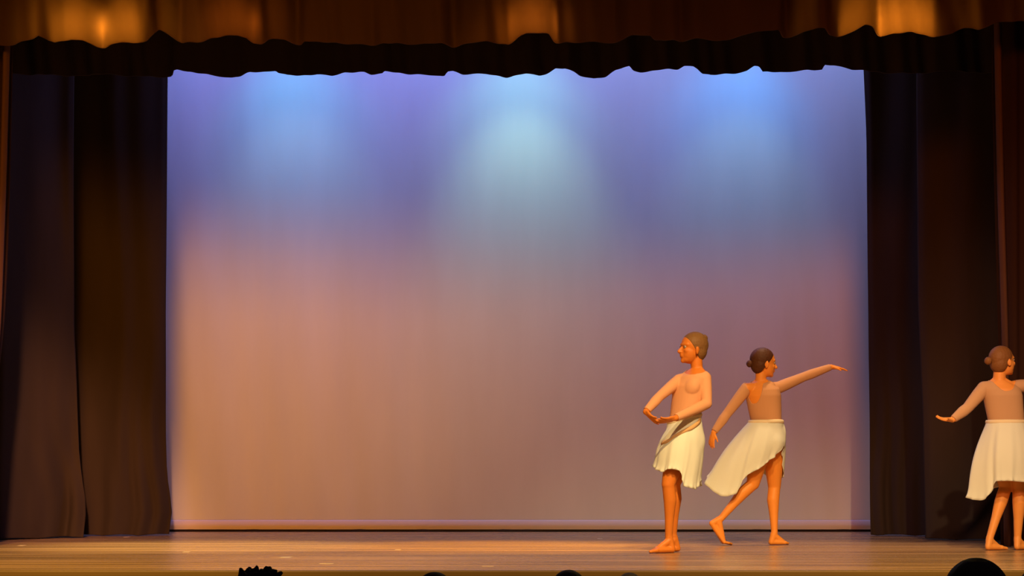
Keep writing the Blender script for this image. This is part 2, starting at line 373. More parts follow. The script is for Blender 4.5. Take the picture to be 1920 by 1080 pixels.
# ------------------------------------------------------------------ bodies
class Body:
    def __init__(s): s.bm = bmesh.new(); s.bones = []
    def capsule(s, p0, p1, r0, r1, kind=None, seg=16):
        p0 = Vector(p0); p1 = Vector(p1); ax = p1-p0; L = ax.length
        if kind: s.bones.append((kind, p0.copy(), p1.copy(), r0, r1))
        if L < 1e-6: ax = Vector((0, 0, 1)); L = 1e-6
        q = Vector((0, 0, 1)).rotation_difference(ax.normalized())
        rings = []
        n = 5
        prof = [(-r0*math.cos(a*PI/2/n), r0*math.sin(a*PI/2/n)) for a in range(1, n+1)]
        prof += [(L+r1*math.sin(a*PI/2/n), r1*math.cos(a*PI/2/n)) for a in range(0, n)]
        for z, r in prof:
            rings.append([s.bm.verts.new(p0+q@Vector((r*math.cos(2*PI*k/seg), r*math.sin(2*PI*k/seg), z))) for k in range(seg)])
        a = s.bm.verts.new(p0+q@Vector((0, 0, -r0))); b = s.bm.verts.new(p0+q@Vector((0, 0, L+r1)))
        for i in range(len(rings)-1):
            for k in range(seg):
                s.bm.faces.new((rings[i][k], rings[i][(k+1) % seg], rings[i+1][(k+1) % seg], rings[i+1][k]))
        for k in range(seg):
            s.bm.faces.new((a, rings[0][(k+1) % seg], rings[0][k]))
            s.bm.faces.new((b, rings[-1][k], rings[-1][(k+1) % seg]))
    def ell(s, c, X, Y, Z, rx, ry, rz, kind=None):
        c = Vector(c)
        if kind: s.bones.append((kind, c.copy(), c.copy(), min(rx, ry, rz), min(rx, ry, rz)))
        r = bmesh.ops.create_uvsphere(s.bm, u_segments=20, v_segments=14, radius=1)
        for v in r['verts']:
            v.co = c+X*(v.co.x*rx)+Y*(v.co.y*ry)+Z*(v.co.z*rz)
    def loft(s, secs, seg=32):
        rings = []
        for c, X, Y, a, b in secs:
            row = []
            for k in range(seg):
                th = 2*PI*k/seg; ct, st = math.cos(th), math.sin(th)
                e = 0.88
                row.append(s.bm.verts.new(c+X*(a*math.copysign(abs(ct)**e, ct))+Y*(b*math.copysign(abs(st)**e, st))))
            rings.append(row)
        for i in range(len(rings)-1):
            for k in range(seg):
                s.bm.faces.new((rings[i][k], rings[i][(k+1) % seg], rings[i+1][(k+1) % seg], rings[i+1][k]))
        s.bm.faces.new(list(reversed(rings[0]))); s.bm.faces.new(rings[-1])
    def finish(s, name, m, parent, voxel=0.0055, smooth=5):
        bmesh.ops.recalc_face_normals(s.bm, faces=s.bm.faces)
        me = bpy.data.meshes.new(name+'_raw'); s.bm.to_mesh(me); s.bm.free()
        o = bpy.data.objects.new(name+'_raw', me); C.objects.link(o)
        r = o.modifiers.new('r', 'REMESH'); r.mode = 'VOXEL'; r.voxel_size = voxel; r.use_smooth_shade = True
        t = o.modifiers.new('s', 'SMOOTH'); t.factor = 0.5; t.iterations = smooth
        bpy.context.view_layer.update()
        dg = bpy.context.evaluated_depsgraph_get()
        me2 = bpy.data.meshes.new_from_object(o.evaluated_get(dg))
        bpy.data.objects.remove(o); bpy.data.meshes.remove(me)
        me2.name = name; me2.materials.clear()
        s.mesh = me2
        return link(name, me2, m, parent)
    def kinds(s, me):
        n = len(me.vertices); co = np.empty(n*3); me.vertices.foreach_get('co', co); co = co.reshape(n, 3)
        best = np.full(n, 1e9); kd = np.full(n, '', dtype=object); tt = np.zeros(n)
        for kind, a, b, r0, r1 in s.bones:
            a = np.array(a); b = np.array(b); ab = b-a; L2 = ab@ab
            t = np.zeros(n) if L2 < 1e-9 else np.clip(((co-a)@ab)/L2, 0, 1)
            dd = np.linalg.norm(co-(a+t[:, None]*ab), axis=1)-(r0+(r1-r0)*t)
            m_ = dd < best; best[m_] = dd[m_]; kd[m_] = kind; tt[m_] = t[m_]
        return co, kd, tt
def shell(body, name, m, parent, test, off=0.004, thick=0.003):
    me = body.mesh
    co, kd, tt = body.kinds(me)
    keep = [bool(test(co[i], kd[i], tt[i])) for i in range(len(co))]
    bm = bmesh.new(); bm.from_mesh(me); bm.verts.ensure_lookup_table(); bm.normal_update()
    nr = [v.normal.copy() for v in bm.verts]
    rem = [f for f in bm.faces if not all(keep[v.index] for v in f.verts)]
    for i, v in enumerate(bm.verts): v.co = v.co+nr[i]*off
    bmesh.ops.delete(bm, geom=rem, context='FACES')
    # smooth the cut line
    for _ in range(4):
        new = {}
        for v in bm.verts:
            be = [e for e in v.link_edges if e.is_boundary]
            if len(be) == 2:
                a, b = be[0].other_vert(v).co, be[1].other_vert(v).co
                new[v] = v.co*0.5+(a+b)*0.25
        for v, c in new.items(): v.co = c
    o = bpy.data.meshes.new(name); bm.to_mesh(o); bm.free(); o.materials.clear()
    ob = link(name, o, m, parent)
    s = ob.modifiers.new('thickness', 'SOLIDIFY'); s.thickness = thick; s.offset = 0
    return ob

def frame(fwd, up):
    u = Vector(up).normalized(); f = Vector(fwd); f = (f-u*f.dot(u)).normalized(); r = f.cross(u).normalized()
    return r, f, u     # right, forward, up
def head(b, c, fwd, up, k=1.0):
    """c: centre of the skull ball; total height about .23 k"""
    r, f, u = frame(fwd, up)
    b.ell(c+u*0.022*k-f*0.008*k, r, f, u, 0.073*k, 0.092*k, 0.086*k, 'head')        # cranium
    b.ell(c-u*0.030*k+f*0.022*k, r, f, u, 0.062*k, 0.062*k, 0.078*k, 'head')        # face
    b.ell(c-u*0.078*k+f*0.040*k, r, f, u, 0.040*k, 0.036*k, 0.028*k, 'head')        # jaw
    b.ell(c-u*0.093*k+f*0.062*k, r, f, u, 0.018*k, 0.017*k, 0.016*k, 'head')        # chin
    b.capsule(c+u*0.002*k+f*0.078*k, c-u*0.034*k+f*0.100*k, 0.008*k, 0.012*k, 'head')   # nose
    for s in (-1, 1):
        b.ell(c-u*0.037*k+f*0.091*k+r*s*0.010*k, r, f, u, 0.008*k, 0.009*k, 0.007*k, 'head')
        b.capsule(c+u*0.016*k+f*0.080*k+r*s*0.012*k, c+u*0.016*k+f*0.064*k+r*s*0.044*k, 0.010*k, 0.009*k, 'head')  # brow
        b.ell(c-u*0.026*k+f*0.062*k+r*s*0.036*k, r, f, u, 0.018*k, 0.016*k, 0.016*k, 'head')   # cheekbone
        b.ell(c-u*0.018*k-f*0.004*k+r*s*0.074*k, r, (f+r*s*0.4).normalized(), u, 0.007*k, 0.017*k, 0.029*k, 'head')   # ear
    b.ell(c-u*0.056*k+f*0.080*k, r, f, u, 0.022*k, 0.011*k, 0.006*k, 'head')        # lips
    b.ell(c-u*0.066*k+f*0.077*k, r, f, u, 0.019*k, 0.011*k, 0.006*k, 'head')
    b.head = (c, r, f, u, k)
def eyes(b, parent):
    c, r, f, u, k = b.head
    for s in (-1, 1):
        bm = bmesh.new(); bmesh.ops.create_uvsphere(bm, u_segments=16, v_segments=10, radius=0.0108*k)
        bmesh.ops.translate(bm, verts=bm.verts, vec=c+u*0.0*k+f*0.071*k+r*s*0.031*k)
        e = obj('eye', bm, M['eye_white'], parent)
        bm = bmesh.new(); bmesh.ops.create_uvsphere(bm, u_segments=12, v_segments=8, radius=0.0065*k)
        bmesh.ops.translate(bm, verts=bm.verts, vec=c+f*0.0765*k+r*s*0.032*k)
        obj('iris', bm, M['eye_dark'], e)
def hair(b, parent, m, bun=None, bun_r=0.03, low=-0.03, tuft=False, grow=1.0):
    c, r, f, u, k = b.head
    h = Body()
    h.ell(c+u*0.026*k-f*0.014*k, r, f, u, 0.079*k*grow, 0.095*k*grow, 0.089*k*grow)
    h.ell(c-u*0.012*k-f*0.034*k, r, f, u, 0.073*k*grow, 0.068*k*grow, 0.078*k*grow)
    if tuft:
        for q in range(22):
            a = q*2.4; rr_ = 0.065*math.sqrt(q/22)
            h.capsule(c+u*0.085*k+r*rr_*math.cos(a)+f*rr_*math.sin(a), c+u*(0.122-rr_*0.25+0.008*(q % 3))*k+r*(rr_*1.25*math.cos(a)+0.010*(q % 2))+f*rr_*1.2*math.sin(a), 0.017, 0.009)
    # cut the hairline: remove what lies in front of and below the line from brow to nape
    bmesh.ops.recalc_face_normals(h.bm, faces=h.bm.faces)
    h.bm.verts.ensure_lookup_table()
    hb = h.finish('hair', m, parent, 0.006, 3)
    bm = bmesh.new(); bm.from_mesh(hb.data)
    no = (u*0.62-f*0.80).normalized() if low > -0.5 else u
    pt = c+f*0.044*k+u*0.035*k
    g = bm.verts[:]+bm.edges[:]+bm.faces[:]
    bmesh.ops.bisect_plane(bm, geom=g, plane_co=pt, plane_no=no, clear_inner=True)
    edges = [e for e in bm.edges if e.is_boundary]
    if edges: bmesh.ops.holes_fill(bm, edges=edges, sides=0)
    bm.to_mesh(hb.data); bm.free()
    for p in hb.data.polygons: p.use_smooth = True
    if bun is not None:
        q = Body(); bc = c+u*bun[1]*k+f*bun[0]*k+r*(bun[2] if len(bun) > 2 else 0)*k
        q.ell(bc, r, f, u, bun_r*1.05, bun_r*0.95, bun_r)
        for t in range(7):
            a = t/7*2*PI
            q.capsule(bc+(r*math.cos(a)+u*math.sin(a))*bun_r*0.75, bc+(r*math.cos(a+0.9)+u*math.sin(a+0.9))*bun_r*0.75-f*bun_r*0.25, bun_r*0.34, bun_r*0.25)
        q.finish('hair_bun', m, hb, 0.004, 2)
    return hb
def hand(b, w, d, n, k=1.0, side=1, curl=(0.25, 0.35, 0.3), thumb=0.6):
    """w wrist, d pointing direction, n palm normal (the way the palm faces), side: +1 thumb along n x d"""
    d = Vector(d).normalized(); n = Vector(n); n = (n-d*n.dot(d)).normalized(); s = n.cross(d).normalized()*side
    b.ell(w+d*0.045*k, s, d, n, 0.038*k, 0.052*k, 0.015*k, 'hand')
    b.capsule(w, w+d*0.03*k, 0.022*k, 0.020*k, 'hand')
    for i, (o_, L, a_) in enumerate(((0.029, 0.066, 0.10), (0.010, 0.074, 0.02), (-0.010, 0.068, -0.05), (-0.028, 0.054, -0.14))):
        p = w+d*(0.080-0.004*abs(i-1))*k+s*o_*k
        dd = (d+s*a_).normalized(); ang = 0
        b.capsule(w+d*0.04*k+s*o_*0.8*k, p, 0.0095*k, 0.0092*k, 'hand', 10)
        for j, fr in enumerate((0.45, 0.30, 0.25)):
            ang += curl[j]*(1+0.12*i)
            v = dd*math.cos(ang)+n*math.sin(ang)
            q = p+v*L*fr*k
            b.capsule(p, q, (0.0090-0.0008*j)*k, (0.0084-0.0010*j)*k, 'hand', 10)
            p = q
    p = w+d*0.022*k+s*0.026*k
    v = (d*0.75+s*0.62+n*thumb*0.5).normalized()
    q = p+v*0.036*k; b.capsule(w+d*0.015*k+s*0.012*k, p, 0.013*k, 0.012*k, 'hand', 10)
    b.capsule(p, q, 0.0125*k, 0.0098*k, 'hand', 10)
    v2 = (v+d*0.45+n*0.25).normalized(); b.capsule(q, q+v2*0.030*k, 0.0098*k, 0.0078*k, 'hand', 10)
def arm(b, clav, sh, el, wr, k=1.0, fat=1.0):
    sh, el, wr = Vector(sh), Vector(el), Vector(wr)
    b.capsule(clav, sh, 0.050*k, 0.047*k*fat, 'torso')
    m1 = sh.lerp(el, 0.35)
    b.capsule(sh, m1, 0.047*k*fat, 0.045*k*fat, 'arm'); b.capsule(m1, el, 0.045*k*fat, 0.035*k*fat, 'arm')
    m2 = el.lerp(wr, 0.30)
    b.capsule(el, m2, 0.035*k*fat, 0.037*k*fat, 'arm'); b.capsule(m2, wr, 0.037*k*fat, 0.023*k, 'arm')
def leg_limb(b, hip, kn, an, back, k=1.0, fat=1.0):
    hip, kn, an = Vector(hip), Vector(kn), Vector(an); back = Vector(back).normalized()
    m = hip.lerp(kn, 0.4)
    b.capsule(hip, m, 0.088*k*fat, 0.078*k*fat, 'leg'); b.capsule(m, kn, 0.078*k*fat, 0.052*k*fat, 'leg')
    c = kn.lerp(an, 0.30)+back*0.012
    b.capsule(kn, c, 0.049*k*fat, 0.050*k*fat, 'leg'); b.capsule(c, kn.lerp(an, 0.62)+back*0.006, 0.050*k*fat, 0.036*k*fat, 'leg')
    b.capsule(kn.lerp(an, 0.62)+back*0.006, an, 0.036*k*fat, 0.028*k, 'leg')
def foot(b, an, heel, ball, toe, side, k=1.0, up=None):
    """side: sideways unit vector towards the big toe; points are on the sole + small radius"""
    an, heel, ball, toe = map(Vector, (an, heel, ball, toe)); side = Vector(side).normalized()
    b.capsule(an, heel, 0.030*k, 0.025*k, 'foot')
    b.capsule(an.lerp(heel, 0.3), ball-side*0.006, 0.030*k, 0.018*k, 'foot')
    b.capsule(heel, ball-side*0.02, 0.024*k, 0.017*k, 'foot'); b.capsule(heel, ball+side*0.018, 0.024*k, 0.019*k, 'foot')
    b.capsule(ball-side*0.024, ball+side*0.024, 0.017*k, 0.019*k, 'foot')
    for i in range(5):
        s0 = 0.028-0.0135*i
        p = ball+side*s0; t = ball.lerp(toe, 1.0-0.11*i)+side*(s0*0.95)
        r = (0.013 if i == 0 else 0.0095)*k
        b.capsule(p, t, r*1.15, r, 'foot', 10)
def torso(b, pel, wst, chs, nk, hx, cx, k=1.0, hipw=0.150, wstw=0.118, chw=0.140, bust=0.028):
    """pel/wst/chs/nk points; hx, cx sideways (right) unit vectors of hips and chest"""
    pel, wst, chs, nk = map(Vector, (pel, wst, chs, nk)); hx = Vector(hx).normalized(); cx = Vector(cx).normalized()
    up = lambda a, c: (c-a).normalized()
    mid = (hx+cx).normalized()
    def sec(c, X, upv, a, d_):
        Yv = upv.cross(X).normalized()          # forward for a right vector X: up x right = forward? (sign irrelevant to the ellipse)
        return (c, X, Yv, a*k, d_*k)
    u1 = up(pel, wst); u2 = up(wst, chs); u3 = up(chs, nk)
    lo = pel-u1*0.085*k
    secs = [sec(lo, hx, u1, 0.07, 0.06), sec(pel-u1*0.05*k, hx, u1, hipw*0.92, 0.098), sec(pel, hx, u1, hipw, 0.105),
            sec(pel.lerp(wst, 0.5), hx, u1, hipw*0.90, 0.098), sec(wst, mid, u1, wstw, 0.085), sec(wst.lerp(chs, 0.5), cx, u2, (wstw+chw)/2, 0.092),
            sec(chs, cx, u2, chw, 0.100), sec(chs.lerp(nk, 0.45), cx, u3, chw*0.98, 0.088), sec(chs.lerp(nk, 0.75), cx, u3, 0.105, 0.066),
            sec(nk, cx, u3, 0.058, 0.052)]
    b.loft(secs)
    b.bones += [('torso', pel-u1*0.03, wst, hipw*0.8*k, wstw*0.85*k), ('torso', wst, chs, wstw*0.85*k, chw*0.85*k), ('torso', chs, chs.lerp(nk, 0.6), chw*0.85*k, 0.09*k)]
    fw = u2.cross(cx)*1.0
    fw = u2.cross(cx).normalized()
    b.fw = fw
    for s in (-1, 1):
        b.ell(chs+fw*0.052*k+cx*s*0.058*k-u2*0.004*k, cx, fw, u2, 0.068*k, 0.048*k, 0.070*k, 'torso')
        b.ell(pel-fw*0.034*k+hx*s*0.052*k-u1*0.015*k, hx, fw, u1, 0.090*k, 0.074*k, 0.110*k, 'torso')
        b.capsule(nk+u3*0.015*k, nk+cx*s*0.080*k-u3*0.040*k, 0.034*k, 0.034*k, 'torso')

def skirt(name, body, parent, wc, wa, wb, tilt, hem, ripple, seed, N=160, R=34, flare=0.02, bandh=0.03):
    """hem: list of (angle in degrees, point). angle 0 is +x, 90 away from the house"""
    r = random.Random(seed)
    hs = sorted(hem, key=lambda h: h[0]); n = len(hs)
    ang = [h[0] for h in hs]
    ext = [ang[-2]-360, ang[-1]-360]+ang+[ang[0]+360, ang[1]+360]
    pts = [hs[-2][1], hs[-1][1]]+[h[1] for h in hs]+[hs[0][1], hs[1][1]]
    def H(a):
        for i in range(1, len(ext)-2):
            if ext[i] <= a <= ext[i+1]:
                t = (a-ext[i])/(ext[i+1]-ext[i])
                p0, p1, p2, p3 = pts[i-1], pts[i], pts[i+1], pts[i+2]
                m1 = (p2-p0)*0.35; m2 = (p3-p1)*0.35
                t2, t3 = t*t, t*t*t
                return p1*(2*t3-3*t2+1)+m1*(t3-2*t2+t)+p2*(-2*t3+3*t2)+m2*(t3-t2)
        return pts[0]
    bvh = BVHTree.FromPolygons([v.co[:] for v in body.mesh.vertices], [p.vertices[:] for p in body.mesh.polygons])
    ks = [(r.choice((9, 11, 13, 16, 21)), r.uniform(0, 6.28), r.uniform(0.5, 1)) for _ in range(4)]
    bm = bmesh.new(); rows = []
    for j in range(R+1):
        t = j/R; row = []
        for i in range(N):
            a = 360*i/N; th = math.radians(a)
            wp = wc+Vector((wa*math.cos(th), wb*math.sin(th), tilt*math.cos(th)))
            hp = H(a)
            p = wp.lerp(hp, t)
            out = Vector((math.cos(th), math.sin(th), 0))
            p = p+out*flare*math.sin(PI*min(1, t*1.1))
            rp = sum(w_*math.sin(k_*th+ph) for k_, ph, w_ in ks)/2
            p = p+out*ripple*rp*(t**0.8)+out*0.007*math.sin(29*th+ks[0][1])*t**5
            row.append(p)
        rows.append(row)
    # keep the cloth outside the body
    for j in range(R+1):
        for i in range(N):
            p = rows[j][i]
            for _ in range(3):
                loc, nrm, idx, dist = bvh.find_nearest(p)
                if loc is None: break
                if (p-loc).dot(nrm) < 0.010:
                    p = loc+nrm*0.012
                else: break
            rows[j][i] = p
    for _ in range(10):
        for j in range(1, R):
            rows[j] = [rows[j][i]*0.5+(rows[j][i-1]+rows[j][(i+1) % N]+rows[j-1][i]+rows[j+1][i])*0.125 for i in range(N)]
    vs_ = [[bm.verts.new(p) for p in row] for row in rows]
    for j in range(R):
        for i in range(N):
            bm.faces.new((vs_[j][i], vs_[j][(i+1) % N], vs_[j+1][(i+1) % N], vs_[j+1][i]))
    o = obj(name, bm, M['skirt'], parent)
    s = o.modifiers.new('thickness', 'SOLIDIFY'); s.thickness = 0.004; s.offset = 1
    # waistband
    bm = bmesh.new(); rr = []
    for j in range(4):
        row = []
        for i in range(N):
            p = rows[0][i]; c = wc
            out = (p-c); out.z = 0; out.normalize()
            off = (0.004, 0.009, 0.009, 0.005)[j]
            row.append(bm.verts.new(Vector((p.x, p.y, p.z))+out*off+Vector((0, 0, bandh*(0.45-j/3)))))
        rr.append(row)
    for j in range(3):
        for i in range(N):
            bm.faces.new((rr[j][i], rr[j][(i+1) % N], rr[j+1][(i+1) % N], rr[j+1][i]))
    wbnd = obj('waistband', bm, M['skirt_band'], o)
    s = wbnd.modifiers.new('thickness', 'SOLIDIFY'); s.thickness = 0.004; s.offset = 0
    return o, rows

def px_local(d, ox):        # maker of local points for one figure standing at depth d, root x ox
    s = F/d
    def J(px, py, dy=0.0):
        k = (d+dy)/F
        return Vector(((px-960)*k-ox, dy, EYE+(HOR-py)*k))
    return J

# ---------------- first dancer: faces left, both arms rounded low in front
D1 = 12.30; ox = (1262-960)*D1/F
J = px_local(D1, ox)
skin1 = mat('dancer_skin_deep', (0.64, 0.20, 0.028), 0.5, 0.35, sss=0.05)
leo1 = mat('leotard_blush', (0.70, 0.36, 0.20), 0.7, 0.2)
hair1 = mat('hair_golden_brown', (0.20, 0.10, 0.035), 0.6, 0.3, bump=(60, 0.4))
p1 = thing('person', (ox, D1, 0), 'dancer facing left in blush leotard and cream skirt, arms rounded low in front', 'person', 'dancers on the stage')
b = Body()
cx = Vector((0.66, 0.75, 0)).normalized()      # her right-hand side is away from camera when facing left-front
hx = Vector((0.75, 0.66, 0)).normalized()
cx1 = -cx; hx1 = -hx
# facing left and a little to the house: forward = (-.75,-.66,0) ; right = forward x up
fwd = Vector((-0.72, -0.69, 0)).normalized(); rgt = fwd.cross(Vector((0, 0, 1)))
pel = J(1283, 822); wst = J(1284, 778); chs = J(1294, 728); nk = J(1307, 695)
torso(b, pel, wst, chs, nk, rgt, rgt, hipw=0.140, wstw=0.112, chw=0.130, bust=0.0)
hc = J(1299, 653)
b.capsule(nk-Vector((0, 0, 0.02)), hc+Vector((0.026, 0.0, -0.05)), 0.045, 0.044, 'neck')
head(b, hc, (-0.93, -0.30, -0.10), (0.10, 0, 1), 1.10)
# image-right arm is her left (nearer the camera)
shL = J(1321, 709, -0.06); elL = J(1325, 757, -0.10); wrL = J(1266, 784, -0.30)
shR = J(1273, 713, 0.02); elR = J(1236, 744, -0.12); wrR = J(1211, 772, -0.22)
arm(b, nk+Vector((0.03, -0.02, -0.05)), shL, elL, wrL, fat=0.98)
arm(b, nk+Vector((-0.04, 0.0, -0.06)), shR, elR, wrR, fat=0.88)
hand(b, wrL, J(1236, 791, -0.33)-wrL, (-0.15, 0.5, 0.9), 0.95, -1, (0.12, 0.22, 0.2))
hand(b, wrR, J(1233, 795, -0.30)-wrR, (0.5, 0.4, 0.7), 0.95, 1, (0.12, 0.2, 0.2))
# legs
hipA = J(1272, 832, -0.04); knA = J(1253, 908, -0.07); anA = J(1254, 1006, -0.02)
hipB = J(1294, 832, 0.05); knB = J(1264, 906, 0.02); anB = J(1262, 1002, 0.12)
leg_limb(b, hipA, knA, anA, (1, 0, 0), fat=0.98); leg_limb(b, hipB, knB, anB, (1, 0, 0), fat=0.95)
foot(b, anA, (anA.x+0.025, -0.02, 0.026), (anA.x-0.105, -0.075, 0.021), (anA.x-0.155, -0.095, 0.013), (0.35, -0.9, 0))
foot(b, anB, (anB.x+0.035, 0.14, 0.027), (anB.x-0.08, 0.09, 0.021), (anB.x-0.135, 0.075, 0.013), (0.3, 0.9, 0))
body1 = b.finish('body', skin1, p1)
eyes(b, body1)
hair(b, body1, hair1, bun=(-0.075, 0.075), bun_r=0.030)
def leo_test1(c, kd, t, nk=nk):
    if kd == 'arm': return True
    if kd in ('torso',):
        q = Vector(c)-(nk+Vector((-0.01, -0.02, 0.02)))
        return q.length > 0.088 and c[2] > 0.78
    return False
def wrist_cut(tests, wrs, els):
    def f(c, kd, t):
        if kd == 'arm' or kd == 'hand':
            v = Vector(c)
            for w_, e_ in zip(wrs, els):
                if (v-w_).length < 0.12 and (v-w_).dot((w_-e_).normalized()) > -0.008: return False
            if kd == 'hand': return False
        return tests(c, kd, t)
    return f
shell(b, 'leotard', leo1, body1, wrist_cut(leo_test1, (wrL, wrR), (elL, elR)))
hem1 = [(0, J(1314, 900, 0)), (25, J(1312, 912, .08)), (60, J(1295, 905, .15)), (90, J(1275, 893, .18)), (135, J(1245, 885, .14)), (165, J(1228, 878, .06)), (185, J(1225, 874, .0)),
        (205, J(1229, 880, -.06)), (222, J(1243, 885, -.12)), (238, J(1251, 880, -.16)), (258, J(1264, 880, -.18)), (275, J(1275, 884, -.18)), (287, J(1279, 898, -.17)), (298, J(1281, 911, -.16)), (315, J(1294, 915, -.13)), (335, J(1306, 917, -.08))]
sk, rows = skirt('skirt', b, body1, J(1285, 784), 0.100, 0.105, 0.032, hem1, 0.010, 3, flare=0.028)
# diagonal band along the wrap edge, its orange standing in for crease shadow
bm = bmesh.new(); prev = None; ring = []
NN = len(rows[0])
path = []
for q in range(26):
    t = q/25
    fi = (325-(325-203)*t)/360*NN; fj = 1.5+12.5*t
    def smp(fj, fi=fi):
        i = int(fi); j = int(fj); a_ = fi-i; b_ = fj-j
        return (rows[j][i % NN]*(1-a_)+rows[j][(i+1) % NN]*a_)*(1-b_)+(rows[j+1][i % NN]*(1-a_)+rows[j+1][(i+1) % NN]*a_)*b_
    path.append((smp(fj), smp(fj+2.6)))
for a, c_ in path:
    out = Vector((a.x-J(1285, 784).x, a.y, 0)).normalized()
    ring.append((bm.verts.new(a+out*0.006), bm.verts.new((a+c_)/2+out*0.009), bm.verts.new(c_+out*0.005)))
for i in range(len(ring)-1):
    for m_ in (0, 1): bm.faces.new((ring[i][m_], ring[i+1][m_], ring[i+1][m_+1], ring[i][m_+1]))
so = obj('crease_shade', bm, M['crease_shade'], sk); so['label'] = 'orange diagonal band painted as the crease shadow of the skirt wrap'
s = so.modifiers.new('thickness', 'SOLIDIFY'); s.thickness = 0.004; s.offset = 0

# ---------------- second dancer: back to the house, striding right, right arm stretched out
D2 = 13.85; ox = (1432-960)*D2/F
J = px_local(D2, ox)
skin2 = mat('dancer_skin_warm', (0.86, 0.32, 0.05), 0.5, 0.35, sss=0.05)
leo2 = mat('leotard_tan', (0.62, 0.33, 0.17), 0.7, 0.2)
hair2 = mat('hair_dark_brown', (0.085, 0.030, 0.012), 0.6, 0.3, bump=(60, 0.4))
p2 = thing('person', (ox, D2, 0), 'dancer striding right, back turned, one arm stretched toward the right drape', 'person', 'dancers on the stage')
b = Body()
fwd = Vector((0.42, 0.90, 0)).normalized(); rgt = fwd.cross(Vector((0, 0, 1)))
fh = Vector((0.55, 0.84, 0)).normalized(); rh = fh.cross(Vector((0, 0, 1)))
pel = J(1438, 828); wst = J(1436, 786); chs = J(1431, 742); nk = J(1426, 716)
torso(b, pel, wst, chs, nk, rh, rgt, hipw=0.150, wstw=0.128, chw=0.145, bust=0.0)
hc = J(1432, 680)
b.capsule(nk-Vector((0, 0, 0.02)), hc+Vector((-0.022, 0, -0.05)), 0.046, 0.045, 'neck')
head(b, hc, (0.97, 0.22, -0.03), (0.02, 0, 1), 1.12)
shR = J(1459, 727, 0.02); elR = J(1506, 707, 0.10); wrR = J(1558, 688, 0.16)
shL = J(1400, 728, -0.02); elL = J(1363, 776, -0.03); wrL = J(1338, 811, -0.06)
arm(b, nk+Vector((0.05, 0.01, -0.055)), shR, elR, wrR, fat=0.98)
arm(b, nk+Vector((-0.05, 0, -0.055)), shL, elL, wrL, fat=1.0)
hand(b, wrR, J(1604, 694, 0.20)-wrR, (0, 0.15, -1), 0.97, 1, (0.10, 0.12, 0.1), 0.4)
hand(b, wrL, J(1330, 845, -0.06)-wrL, (0.8, 0.6, 0), 0.92, -1, (0.15, 0.2, 0.2), 0.4)
hipF = J(1450, 838, 0.05); knF = J(1452, 912, 0.12); anF = J(1452, 998, 0.06)
hipB = J(1426, 838, -0.04); knB = J(1412, 907, 0.0); anB = J(1352, 972, -0.04)
leg_limb(b, hipF, knF, anF, (-1, -0.3, 0), fat=1.05); leg_limb(b, hipB, knB, anB, (-0.5, 0, 0.6), fat=1.05)
foot(b, anF, (anF.x-0.028, 0.05, 0.026), (anF.x+0.085, 0.08, 0.021), (anF.x+0.130, 0.095, 0.013), (-0.25, 0.95, 0))
foot(b, anB, J(1335, 981, -0.05), (J(1356, 1008, 0).x, -0.03, 0.030), (J(1372, 1016, 0).x, -0.02, 0.012), (-0.1, 0.95, 0))
body2 = b.finish('body', skin2, p2)
eyes(b, body2)
hair(b, body2, hair2, bun=(-0.112, -0.012), bun_r=0.030)
bk = J(1413, 742)
def leo_test2(c, kd, t, nk=nk, bk=bk):
    if kd == 'arm': return True
    if kd == 'torso':
        if c[2] < 0.78: return False
        v = Vector(c)
        if (v-(nk+Vector((0, 0, 0.015)))).length < 0.072: return False
        z0 = J(0, 757, 0).z; z1 = J(0, 716, 0).z
        if v.z > z0 and v.y < 0.02:
            w_ = 0.068*math.sqrt(max(0, min(1, (v.z-z0)/(z1-z0))))+0.004
            if abs(v.x-bk.x) < w_: return False
        return True
    return False
shell(b, 'leotard', leo2, body2, wrist_cut(leo_test2, (wrL, wrR), (elL, elR)))
hem2 = [(0, J(1465, 858, .0)), (12, J(1463, 878, .05)), (30, J(1459, 893, .1)), (50, J(1449, 902, .14)), (70, J(1438, 893, .16)), (90, J(1425, 886, .18)), (120, J(1390, 898, .15)), (150, J(1352, 893, .09)),
        (175, J(1326, 893, .0)), (188, J(1324, 908, -.04)), (203, J(1343, 926, -.10)), (215, J(1360, 931, -.13)), (230, J(1379, 926, -.15)), (240, J(1388, 913, -.16)), (249, J(1394, 899, -.17)), (260, J(1404, 889, -.17)),
        (275, J(1421, 880, -.17)), (295, J(1438, 868, -.16)), (315, J(1452, 855, -.13)), (340, J(1465, 835, -.08))]
skirt('skirt', b, body2, J(1436, 791), 0.140, 0.105, 0.0, hem2, 0.010, 5, flare=0.026)

# ---------------- third dancer: back to the house at the right edge
D3 = 12.80; ox = (1885-960)*D3/F
J = px_local(D3, ox)
skin3 = mat('dancer_skin_peach', (0.82, 0.34, 0.08), 0.5, 0.35, sss=0.05)
leo3 = mat('leotard_beige', (0.56, 0.34, 0.20), 0.7, 0.2)
hair3 = mat('hair_light_brown', (0.22, 0.095, 0.03), 0.6, 0.3, bump=(60, 0.4))
p3 = thing('person', (ox, D3, 0), 'dancer cut off by the right edge, back turned, left hand held out low', 'person', 'dancers on the stage')
b = Body()
fwd = Vector((0.12, 0.99, 0)).normalized(); rgt = fwd.cross(Vector((0, 0, 1)))
pel = J(1887, 832); wst = J(1886, 786); chs = J(1880, 742); nk = J(1873, 714)
torso(b, pel, wst, chs, nk, rgt, rgt, hipw=0.148, wstw=0.132, chw=0.145, bust=0.0)
hc = J(1880, 677)
b.capsule(nk-Vector((0, 0, 0.02)), hc+Vector((-0.020, 0, -0.045)), 0.050, 0.047, 'neck')
head(b, hc, (0.90, 0.42, 0.10), (-0.12, 0, 1), 1.06)
shR = J(1915, 724, 0.0); elR = J(1976, 722, 0.05); wrR = J(2034, 728, 0.08)
